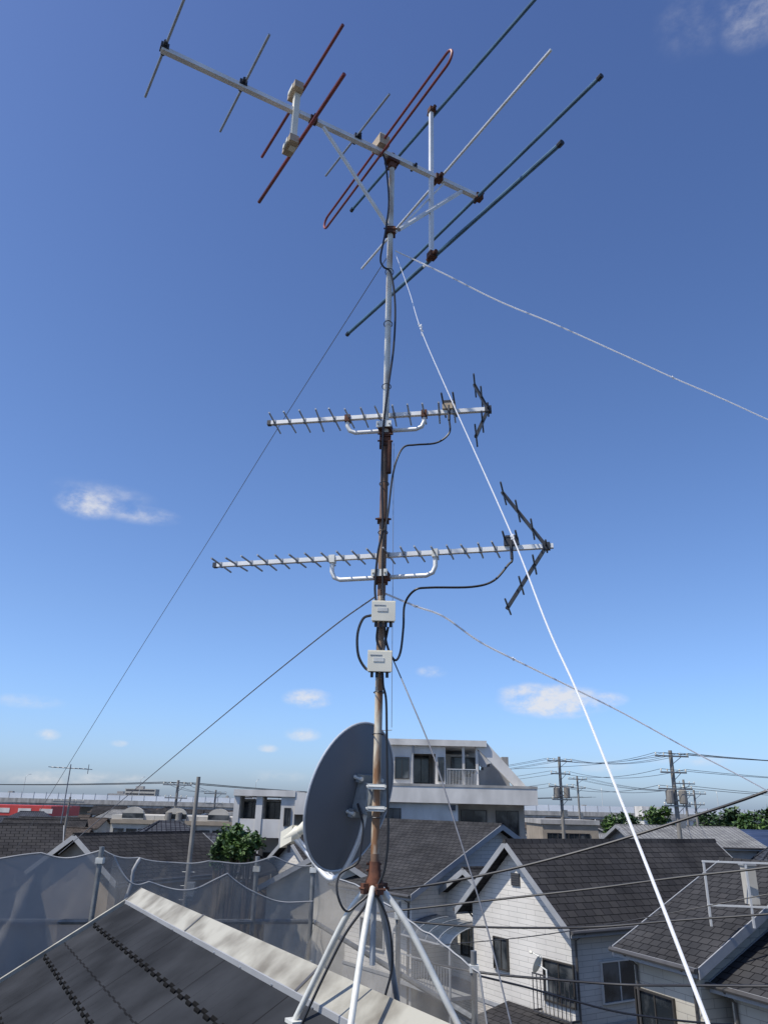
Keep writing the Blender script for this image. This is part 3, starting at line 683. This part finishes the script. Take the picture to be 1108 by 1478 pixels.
mb.box(xL-.15,X(716),Y0+.3,Y0+9.3,zr1+.003,zr1+.38,conc)
mb.box(X(606)+.004,X(640)-.004,Y0+.62,Y0+.8,zr1-.5,zr1,conc); 
for yy in (Y0+.5,Y0+5.5):
    mb.prism([(X(700),yy,zr1+.002),(X(716)+.003,yy,zr1+.3),(X(772),yy,zs+.1),(X(772),yy,zs+.003),(X(756),yy,zs+.003)],(0,.3,0),conc)
for i in range(9):
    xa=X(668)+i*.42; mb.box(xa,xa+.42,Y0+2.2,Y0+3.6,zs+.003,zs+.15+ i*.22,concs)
mb.box(X(657),X(700),Y0+.55,Y0+.62,zs+.95,zs+1.0,frame_m)
for k in range(20): mb.box(X(657)+k*.095,X(657)+k*.095+.02,Y0+.57,Y0+.6,zs+.003,zs+.95,frame_m)
for xx in (X(680),X(700)): mb.box(xx,xx+.16,Y0+.62,Y0+.78,zs+.003,zr1,conc)
mb.obj("walls",ap)
mb=MB()
window(mb,'y0',X(590),zs+.35,.85,1.25,0,0,Y0+.6,0,frame_d); window(mb,'y0',X(648),zs+.25,.3,1.4,0,0,Y0+.6,0,frame_d)
window(mb,'y0',X(622),zs+.2,1.0,1.7,0,0,Y0+3.5,0,frame_d); window(mb,'y0',X(690),zs+.2,1.6,1.7,0,0,Y0+4.2,0,frame_d)
for z in (zlb-1.6,zlb-4.6,zlb-7.4):
    window(mb,'y0',X(578),z,.9,1.2,0,0,Y0+.4,0,frame_d)
    window(mb,'y0',X(700),z-.2,1.6,1.4,0,0,Y0+2.2,0,frame_d); window(mb,'y0',X(750),z-.2,1.4,1.4,0,0,Y0+2.2,0,frame_d)
for z in (zlb-4.6,zlb-7.4): window(mb,'y0',X(622),z,1.5,1.2,0,0,Y0+.4,0,frame_d)
mb.obj("windows",ap)
mb=MB()
for z in (zlb-3.1,zlb-6.1): mb.box(X(672),xR-.1,Y0+.1,Y0+2.19,z-.9,z,conc)
mb.tube([(X(606),Y0+.5,0),(X(606),Y0+.5,zr1)],.06,fasc,8)
mb.box(X(660),X(668),Y0+.2,Y0+.399,zlb-.4,zlb-.1,fascd)
mb.box(xL-.12,xR+.02,Y0-.03,Y0-.003,zs-.12,zs+.03,concs)
for k in range(5): mb.box(X(740)+k*.25,X(740)+k*.25+.05,Y0+3,Y0+3.1,zs,zs+.8,concs)
mb.tube([(X(566),Y0+5,zr1),(X(566),Y0+5,zr1+1.6)],.03,gwire,6); mb.tube([(X(560),Y0+5,zr1+1.3),(X(576),Y0+5,zr1+1.35)],.025,gwire,6)
for k in range(6): mb.tube([(X(561+k*2.6),Y0+4.8,zr1+1.32),(X(561+k*2.6),Y0+5.2,zr1+1.32)],.02,gwire,5)
mb.obj("balconies_and_details",ap)
ap2=empty("apartment_building"); mb=MB(); Y1=47; s_=47/50
X2=lambda px:(px-554)*.0435*s_
zt2=E+(1161-1140)*.0404*s_
mb.box(X2(352),X2(560),Y1+1.8,Y1+9,0,zt2-.5,conc)
for a,b in ((348,356),(380,389),(416,436)): mb.box(X2(a),X2(b),Y1,Y1+1.797,0,zt2-.352,conc)
mb.box(X2(347),X2(436),Y1-.15,Y1+9.2,zt2-.35,zt2,conc)
for z in (zt2-2.6,zt2-5.4): 
    mb.box(X2(356)+.003,X2(380)-.003,Y1+.05,Y1+.2,z-.0,z+1.0,conc); mb.box(X2(389)+.003,X2(416)-.003,Y1+.05,Y1+.2,z,z+1.0,conc)
mb.box(X2(436)+.003,X2(560),Y1-.1,Y1+9.2,zt2-1.3,zt2-.1,conc)
mb.obj("walls",ap2); mb=MB()
for z in (zt2-2.5,zt2-5.3):
    for px in (368,402): window(mb,'y0',X2(px),z,.95,1.8,0,0,Y1+1.8,0,frame_d)
    window(mb,'y0',X2(426),z+.6,.3,.9,0,0,Y1,0,frame_d)
    for px in (460,500,540): window(mb,'y0',X2(px),z+.3,1.1,1.0,0,0,Y1+1.8,0,frame_d)
mb.obj("windows",ap2)

# ---------------------------------------------------------------- city filler
def city_mesh(roof,wall,L,w,zr_,ze,hip):
    mb=MB(); th=.15
    for s in (1,-1):
        T=[(-L/2+hip,0,zr_),(L/2-hip,0,zr_),(L/2,s*w,ze),(-L/2,s*w,ze)]; mb.hexa([(x,y,z-th) for x,y,z in T],T,roof)
    if hip:
        for sg in (1,-1):
            T=[(sg*(L/2-hip),0,zr_-.003),(sg*L/2,w,ze-.003),(sg*L/2,-w,ze-.003)]; mb.prism([(x,y,z-th) for x,y,z in T],(0,0,th),roof)
    x1=L/2-.5; y1=w-.5; k=(zr_-ze)/w; zt=ze+k*.5-th-.02 if not hip else ze-.02
    if hip: mb.box(-x1,x1,-y1,y1,0,zt,wall)
    else: mb.prism([(-x1,-y1,0),(-x1,y1,0),(-x1,y1,zt),(-x1,0,zr_-th-.05),(-x1,-y1,zt)],(2*x1,0,0),wall)
    for z in (3.7,.9):
        for px in (-x1*.5,x1*.45): window(mb,'y0',px,z,1.5,1.1,-x1,x1,-y1,y1); window(mb,'y1',px,z,1.5,1.1,-x1,x1,-y1,y1)
        window(mb,'x0',0,z,1.3,1.1,-x1,x1,-y1,y1); window(mb,'x1',0,z,1.3,1.1,-x1,x1,-y1,y1)
    mb.tube([(-L/2,0,zr_+.02),(L/2,0,zr_+.02)] if not hip else [(-L/2+hip,0,zr_+.02),(L/2-hip,0,zr_+.02)],.1,roof,6)
    o=mb.obj("house"); me=o.data; bpy.data.objects.remove(o); return me
meshes=[city_mesh(r,w_,L,w,z,ze_,h) for r,w_,L,w,z,ze_,h in ((shA,sidW,9,4,7.6,5.7,0),(shB,stucco,10,4.4,7.9,5.8,3),(shC,sidC,8.5,3.8,7.3,5.6,0),(shD,stucco2,10,4.5,7.8,5.8,3.2),(shE,stucco3,9,4,7.5,5.7,2.6),(shD,stucco,8,3.6,7.2,5.6,0),(shB,conc,9.5,4,8.0,5.9,0))]
fm=MB(); fm.box(-6,6,-5,5,0,8.6,conc); fm.box(-6.2,6.2,-5.2,5.2,8.603,9.1,concs)
for z in (1,3.8,6.5):
    for x in (-4.2,-1.4,1.4,4.2): window(fm,'y0',x,z,1.6,1.3,-6,6,-5,5,frame_d)
fm.box(-2,1,-1,3,9.103,11,conc); o=fm.obj("apartment_building"); flat=o.data; bpy.data.objects.remove(o)
Yc=88
while Yc<520:
    stp=13+Yc*.012; xx=-.62*Yc-10
    while xx<.62*Yc+14:
        x=xx+random.uniform(-2,2); y=Yc+random.uniform(-2,2)
        if random.random()<.93 and not(235<y<285):
            tall=random.random()<.035 and y>110
            me=flat if tall else random.choice(meshes)
            o=bpy.data.objects.new("apartment_building" if tall else "house",me); sc.collection.objects.link(o)
            o.location=(x,y,0); o.rotation_euler=(0,0,random.choice((0,math.pi/2))+random.uniform(-.25,.25)); sz=random.uniform(.88,1.0); o.scale=(sz,sz,sz*random.uniform(.9,1.03))
        xx+=stp*random.uniform(.95,1.25)
    Yc+=stp*1.15
for x,y in ((-42,68),(-30,74),(-46,80),(-34,60),(-18,76),(-6,74),(6,78),(38,72),(48,66),(44,82),(30,84),(58,78)):
    o=bpy.data.objects.new("house",random.choice(meshes)); sc.collection.objects.link(o); o.location=(x,y,0); o.rotation_euler=(0,0,random.uniform(-.4,.4)); o.scale=(.92,.92,.93)
e=empty("roadside_store"); mb=MB(); Yr=150; a=aY(-60,1180,Yr).x; b=aY(72,1180,Yr).x
mb.box(a,b,Yr,Yr+14,0,6.2,stucco); mb.box(a-.1,b+.1,Yr-.2,Yr+14.2,6.203,8.0,redwall)
for k in range(4): mb.box(a+3+k*4,a+5.4+k*4,Yr-.26,Yr-.203,6.7,7.5,conc)
mb.obj("walls_and_sign_band",e)

# ---------------------------------------------------------------- elevated highway
hw_=empty("highway_viaduct"); mb=MB(); Yv=260; XL,XR=-420,420
mb.box(XL,XR,Yv,Yv+16,7.2,8.6,concs); mb.box(XL,XR,Yv-.4,Yv,8.0,9.3,concs); mb.obj("deck",hw_)
mb=MB(); x=XL
while x<XR:
    mb.box(x+.05,x+3.95,Yv-.25,Yv-.15,9.35,11.0+.15*math.sin(x*.02),barr); mb.box(x-.06,x+.06,Yv-.32,Yv-.05,9.3,11.3,fasc); x+=4
mb.obj("noise_barrier",hw_); mb=MB(); x=XL
while x<XR:
    mb.box(x,x+2.2,Yv+4,Yv+11,0,5.6,concs); mb.prism([(x-.3,Yv,7.197),(x-.3,Yv+16,7.197),(x-.3,Yv+12,5.603),(x-.3,Yv+4,5.603)],(2.8,0,0),concs); x+=32
mb.obj("piers",hw_)
mb=MB(); x=XL
while x<XR: mb.tube([(x,Yv+.4,9),(x,Yv+.4,16),(x+.3,Yv+1.5,16.7),(x+.5,Yv+3,16.8)],.08,galv,6); x+=38
mb.obj("lamp_posts",hw_)

# ---------------------------------------------------------------- trees
def tree(x,y,h,R,n=1500,m=leaf,zc=None,ls=.28):
    e=empty("tree"); zc=zc or h-R*.8; mb=MB()
    mb.tube([(x,y,0),(x+.1,y,h*.3),(x-.05,y+.1,h*.55),(x,y,h*.8)],[.035*h*.6,.022*h*.8,.015*h*.7,.02],bark,8)
    cl=[]
    for k in range(20):
        a=random.uniform(0,6.28); el_=random.uniform(-.9,1.4); rr=R*random.uniform(.3,.85)
        c=V((x+rr*math.cos(a)*math.cos(el_),y+rr*math.sin(a)*math.cos(el_),zc+rr*.95*math.sin(el_))); cl.append((c,R*random.uniform(.22,.40)))
        if k<9: mb.tube([(x,y,h*random.uniform(.3,.5)),tuple((V((x,y,h*.55))+c)/2),tuple(c)],[.08,.05,.02],bark,5)
    mb.obj("trunk_and_limbs",e,True); mb=MB()
    for i in range(n):
        c,r=random.choice(cl); d=V((random.gauss(0,1),random.gauss(0,1),random.gauss(0,1))).normalized()*r*random.random()**.4*random.uniform(.8,1.25); p=c+d
        s=ls*random.uniform(.5,1.2); a=V((random.uniform(-1,1),random.uniform(-1,1),random.uniform(-.6,.6))).normalized(); b=a.cross(V((random.uniform(-1,1),random.uniform(-1,1),1))).normalized()
        mb.face([p-a*s,p-b*s*.5,p+a*s,p+b*s*.5],m if random.random()<.65 else leafd)
    mb.obj("foliage",e)
def treepx(px,pytop,Y,R,n,m=leaf,ls=.28):
    p=aY(px,pytop,Y); tree(p.x,p.y,p.z,R,n,m,ls=ls)
treepx(338,1194,36,1.05,2600,leaf,.13)
treepx(362,1206,35.5,.75,1400,leaf,.12)
treepx(322,1212,36,.7,1200,leafd,.12)
treepx(945,1163,125,2.9,1200,leaf,.4); treepx(905,1172,120,2.4,900,leafd,.4); treepx(1050,1170,105,2.8,1300,leafd,.36); treepx(1098,1164,100,3.0,1400,leafd,.36)
treepx(1020,1176,115,2.4,800,leafd,.4); treepx(880,1178,130,2.4,800,leaf,.4); treepx(1075,1174,98,2.0,800,leaf,.36)
mb=MB()
for i in range(7000):
    x=random.uniform(-620,620); y=random.uniform(560,640); hh=6+3.2*math.sin(x*.03)+2.2*math.sin(x*.11+1)+random.uniform(-1,1.2)
    z=random.uniform(1,max(2,hh)); p=V((x,y,z)); s=random.uniform(1.2,2.6); a=V((random.uniform(-1,1),random.uniform(-1,1),random.uniform(-.5,.5))).normalized(); b=a.cross(V((.2,.3,1))).normalized()
    mb.face([p-a*s,p-b*s,p+a*s,p+b*s],leafd)
mb.obj("distant_trees")
for i in range(60):
    x=random.uniform(-700,700); y=random.uniform(650,1200); w=random.uniform(8,26); h=random.uniform(8,16)*(1+(random.random()<.12)*.6)
    mb=MB(); mb.box(x,x+w,y,y+12,0,h,random.choice((concs,stucco,stucco2)))
    z=2.2
    while z<h-1.5: mb.box(x+.8,x+w-.8,y-.05,y-.003,z,z+1.3,fascd); z+=3
    mb.box(x+w*.3,x+w*.55,y+3,y+8,h+.003,h+2.2,concs); mb.obj("apartment_building")

# ---------------------------------------------------------------- ground
mb=MB(); gm=mat("ground_paving",(.10,.10,.095),.9,0,.35,.15,.2)
mb.face([(-3000,-200,0),(3000,-200,0),(3000,5000,0),(-3000,5000,0)],gm); mb.obj("ground")
mb=MB(); asph=mat("asphalt",(.05,.05,.052),.85,0,.2,3,.2); wl=mat("road_paint",(.7,.7,.68),.7,0,.15,8,.05)
mb.face([(-60,14,.004),(60,14,.004),(60,18,.004),(-60,18,.004)],asph); mb.obj("road")
mb=MB(); mb.face([(-60,14.4,.008),(60,14.4,.008),(60,14.52,.008),(-60,14.52,.008)],wl); mb.face([(-60,17.5,.008),(60,17.5,.008),(60,17.62,.008),(-60,17.62,.008)],wl); mb.obj("road_marking")

# ---------------------------------------------------------------- utility poles & wires
def upole(px,pytop,Y,arms=2,r=.17,tr=True,yaw=.2):
    e=empty("utility_pole"); t=aY(px,pytop,Y); mb=MB(); x,y,h=t.x,t.y,t.z
    mb.tube([(x,y,0),(x,y,h)],[r,r*.62],polem,10); mb.obj("shaft",e,True); mb=MB(); c,s=math.cos(yaw),math.sin(yaw); tips=[]
    for i in range(arms):
        z=h-.35-i*.95; l=1.1 if i%2==0 else .85
        mb.obox((x,y-.18,z),(c,s,0),(-s,c,0),up,2*l,.09,.09,scafm)
        for k in (-1,-.5,.5,1):
            p=V((x+c*l*k*.95,y-.18+s*l*k*.95,z)); mb.tube([p,p+up*.12,p+up*.13,p+up*.2],[.03,.03,.055,.04],cream,8)
            if abs(k)==1 or i==0: tips.append(p+up*.2)
        mb.tube([(x+c*l*.6,y-.18+s*l*.6,z),(x,y,z-.5)],.02,scafm,5)
    if tr:
        for k in (-.4,.4): mb.tube([(x+k,y-.2,h-3.1),(x+k,y-.2,h-3.05),(x+k,y-.2,h-2.35),(x+k,y-.2,h-2.3)],[.2,.24,.24,.15],polem,12)
        mb.obox((x,y-.1,h-2.9),(1,0,0),(0,1,0),up,1.3,.12,.1,scafm)
    for k in range(6): mb.tube([(x-.25,y,h-3.6-k*.5),(x+.25,y,h-3.6-k*.5)],.012,galv,5)
    mb.obox((x+.2,y-.1,h-4.2),(1,0,0),(0,1,0),up,.3,.25,.5,scafm)
    mb.obj("crossarms_and_transformers",e); return tips
t1=upole(966,1083,48,4,.18,True,.15); t2=upole(806,1092,62,4,.17,True,.3); t3=upole(258,1126,62,2,.16,True,.1); t4=upole(1000,1140,75,2,.15,False,.1)
t5=upole(832,1120,90,2,.16,False,.1); t6=upole(312,1140,80,2,.14,False,.2); t7=upole(102,1150,60,1,.12,False,.2); t8=upole(985,1125,70,2,.15,False,.3)
upole(287,1121,33,0,.13,False)
def span(a,b,sag,r=.012,m=rubber,name="power_line"):
    a,b=V(a),V(b); mb=MB(); mb.tube([a+(b-a)*(i/14)-up*sag*4*(i/14)*(1-i/14) for i in range(15)],r,m,5); mb.obj(name)
for a,b in zip(t1[:8],t2[:8]): span(a,b,.5,.014)
for i,a in enumerate(t1[:8]): span(a,a+V((30,-8+i*.4,.6)),.9,.014)
for i,a in enumerate(t2[:8]): span(a,a+V((-18,38,-1.0)),.5,.014)
for i,a in enumerate(t3[:4]): span(a,a+V((-45,10,.3)),.6,.014); span(a,a+V((40,30,.2)),.6,.014)
for a,b in zip(t3[:4],t6[:4]): span(a,b,.3,.014)
for a,b in zip(t4[:4],t5[:4]): span(a,b,.4,.014)
for a,b in zip(t8[:4],t1[8:12]): span(a,b,.4,.014)
def line(pts,r,name="power_line"):
    mb=MB(); mb.tube(smoothpts([aY(*p) for p in pts],8),r,rubber,7); mb.obj(name,None,True)
line([(520,1286,20),(600,1280,19),(720,1258,18),(860,1222,17),(1000,1178,16),(1120,1136,15),(1300,1060,14)],.028)
line([(540,1318,20),(700,1300,19),(850,1283,18),(980,1266,17),(1120,1250,16),(1300,1220,15)],.024)
line([(590,1330,20),(700,1338,19.5),(850,1338,19),(980,1328,18),(1120,1318,17),(1300,1300,16)],.024)
line([(600,1385,20),(690,1403,19),(790,1413,18.5),(900,1421,18),(1000,1422,17),(1120,1423,16),(1300,1420,15)],.026)
line([(690,1408,17),(760,1425,17),(830,1445,17),(900,1462,17),(1000,1475,17),(1120,1482,17)],.02)
line([(620,1365,24),(760,1352,22),(900,1330,20),(1120,1288,18)],.012)
line([(735,1110,60),(850,1104,55),(966,1090,48)],.014)
ra=empty("roof_antenna"); mb=MB(); t0=aY(103,1103,44)
mb.tube([V((t0.x,t0.y,7)),t0],.03,gwire,6); l=aY(75,1107,44); r=aY(128,1110,44); mb.tube([l,r],.028,gwire,6)
for k in range(8):
    p=l+(r-l)*(k/7); hl=.32 if k<6 else .5; mb.tube([p-V((.04,hl,0)),p+V((.04,hl,0))],.018,gwire,5)
mb.tube([r+up*.25,r,r-up*.25],.02,gwire,5); mb.obj("mast_and_elements",ra)

# ---------------------------------------------------------------- light
SAZ=math.radians(-118); SEL=math.radians(57)
sd=V((math.sin(SAZ)*math.cos(SEL),math.cos(SAZ)*math.cos(SEL),math.sin(SEL)))
ld=bpy.data.lights.new("sun",'SUN'); ld.energy=5.0; ld.angle=math.radians(.5); ld.color=(1,.95,.86)
lo=bpy.data.objects.new("sun",ld); sc.collection.objects.link(lo); lo.rotation_euler=sd.to_track_quat('Z','Y').to_euler(); lo.location=(-20,-10,40)
w=bpy.data.worlds.new("World"); sc.world=w; w.use_nodes=True; nt=w.node_tree; N=nt.nodes; L=nt.links
bg=N["Background"]; bg.inputs[1].default_value=.1
sk=N.new('ShaderNodeTexSky'); sk.sky_type='NISHITA'; sk.sun_disc=False; sk.sun_elevation=SEL; sk.sun_rotation=SAZ%(2*math.pi)
sk.altitude=0; sk.air_density=1.0; sk.dust_density=1.2; sk.ozone_density=2.5
def mth(op,a,b=None,c=None,clamp=False):
    n=N.new('ShaderNodeMath'); n.operation=op; n.use_clamp=clamp
    for i,v in enumerate((a,b,c)):
        if v is None: continue
        if isinstance(v,(int,float)): n.inputs[i].default_value=v
        else: L.new(v,n.inputs[i])
    return n.outputs[0]
tc=N.new('ShaderNodeTexCoord'); sp=N.new('ShaderNodeSeparateXYZ'); L.new(tc.outputs['Generated'],sp.inputs[0])
AZ=mth('ARCTAN2',sp.outputs[0],sp.outputs[1]); EL=mth('ARCSINE',sp.outputs[2])
clouds=[(128,727,55,26,.85),(200,742,75,18,.5),(150,715,90,26,.35),(445,1008,44,17,.95),(622,970,28,11,.55),(800,1012,92,28,1.25),(760,1002,50,20,.95),(868,1010,42,14,.8),(70,1060,20,9,.7),(172,1073,16,6,.55),(387,1080,18,7,.7),(437,1060,32,12,.75),(1085,15,80,50,.4),(1000,30,90,50,.22),(40,1012,60,12,.4),(120,1125,160,14,.5),(840,1105,90,12,.4),(1000,1095,90,12,.4),(400,1120,60,10,.4)]
tot=None
for px,py,w_,h_,am in clouds:
    d=ray(px,py).normalized(); a0=math.atan2(d.x,d.y); e0=math.asin(d.z)
    k=1/FPX*.93
    x=mth('DIVIDE',mth('SUBTRACT',AZ,a0),w_*k); y=mth('DIVIDE',mth('SUBTRACT',EL,e0),h_*k)
    q_=mth('SUBTRACT',1.0,mth('ADD',mth('MULTIPLY',x,x),mth('MULTIPLY',y,y)),clamp=True); q_=mth('MULTIPLY',q_,am)
    tot=q_ if tot is None else mth('MAXIMUM',tot,q_)
mp=N.new('ShaderNodeMapping'); mp.inputs['Scale'].default_value=(1,1,1.8); L.new(tc.outputs['Generated'],mp.inputs[0])
nz=N.new('ShaderNodeTexNoise'); nz.inputs['Scale'].default_value=30; nz.inputs['Detail'].default_value=8; nz.inputs['Roughness'].default_value=.62; L.new(mp.outputs[0],nz.inputs['Vector'])
nn=mth('MULTIPLY',mth('SUBTRACT',nz.outputs['Fac'],.5),3.6)
mk=mth('MULTIPLY',tot,mth('ADD',nn,.8,clamp=False)); 
mr=N.new('ShaderNodeMapRange'); mr.interpolation_type='SMOOTHSTEP'; mr.inputs[1].default_value=.0; mr.inputs[2].default_value=1.15; mr.inputs[3].default_value=0; mr.inputs[4].default_value=.85; L.new(mk,mr.inputs[0])
cr=N.new('ShaderNodeValToRGB'); els=cr.color_ramp.elements
stops=[(0.0,(1.12,1.38,2.05)),(.1,(1.12,1.40,1.94)),(.23,(1.12,1.34,1.74)),(.51,(1.02,1.22,1.6)),(.99,(.84,1.0,1.42))]
while len(els)<len(stops): els.new(.5)
for e_,(p_,c_2) in zip(els,stops): e_.position=p_; e_.color=(*[v/2.5 for v in c_2],1)
L.new(EL,cr.inputs[0])
vm=N.new('ShaderNodeVectorMath'); vm.operation='MULTIPLY'; L.new(sk.outputs[0],vm.inputs[0]); L.new(cr.outputs[0],vm.inputs[1])
vs_=N.new('ShaderNodeVectorMath'); vs_.operation='SCALE'; L.new(vm.outputs[0],vs_.inputs[0]); vs_.inputs['Scale'].default_value=2.5
mx=N.new('ShaderNodeMix'); mx.data_type='RGBA'; L.new(mr.outputs[0],mx.inputs[0]); L.new(vs_.outputs[0],mx.inputs[6]); mx.inputs[7].default_value=(8.0,8.0,8.2,1)
L.new(mx.outputs[2],bg.inputs[0])
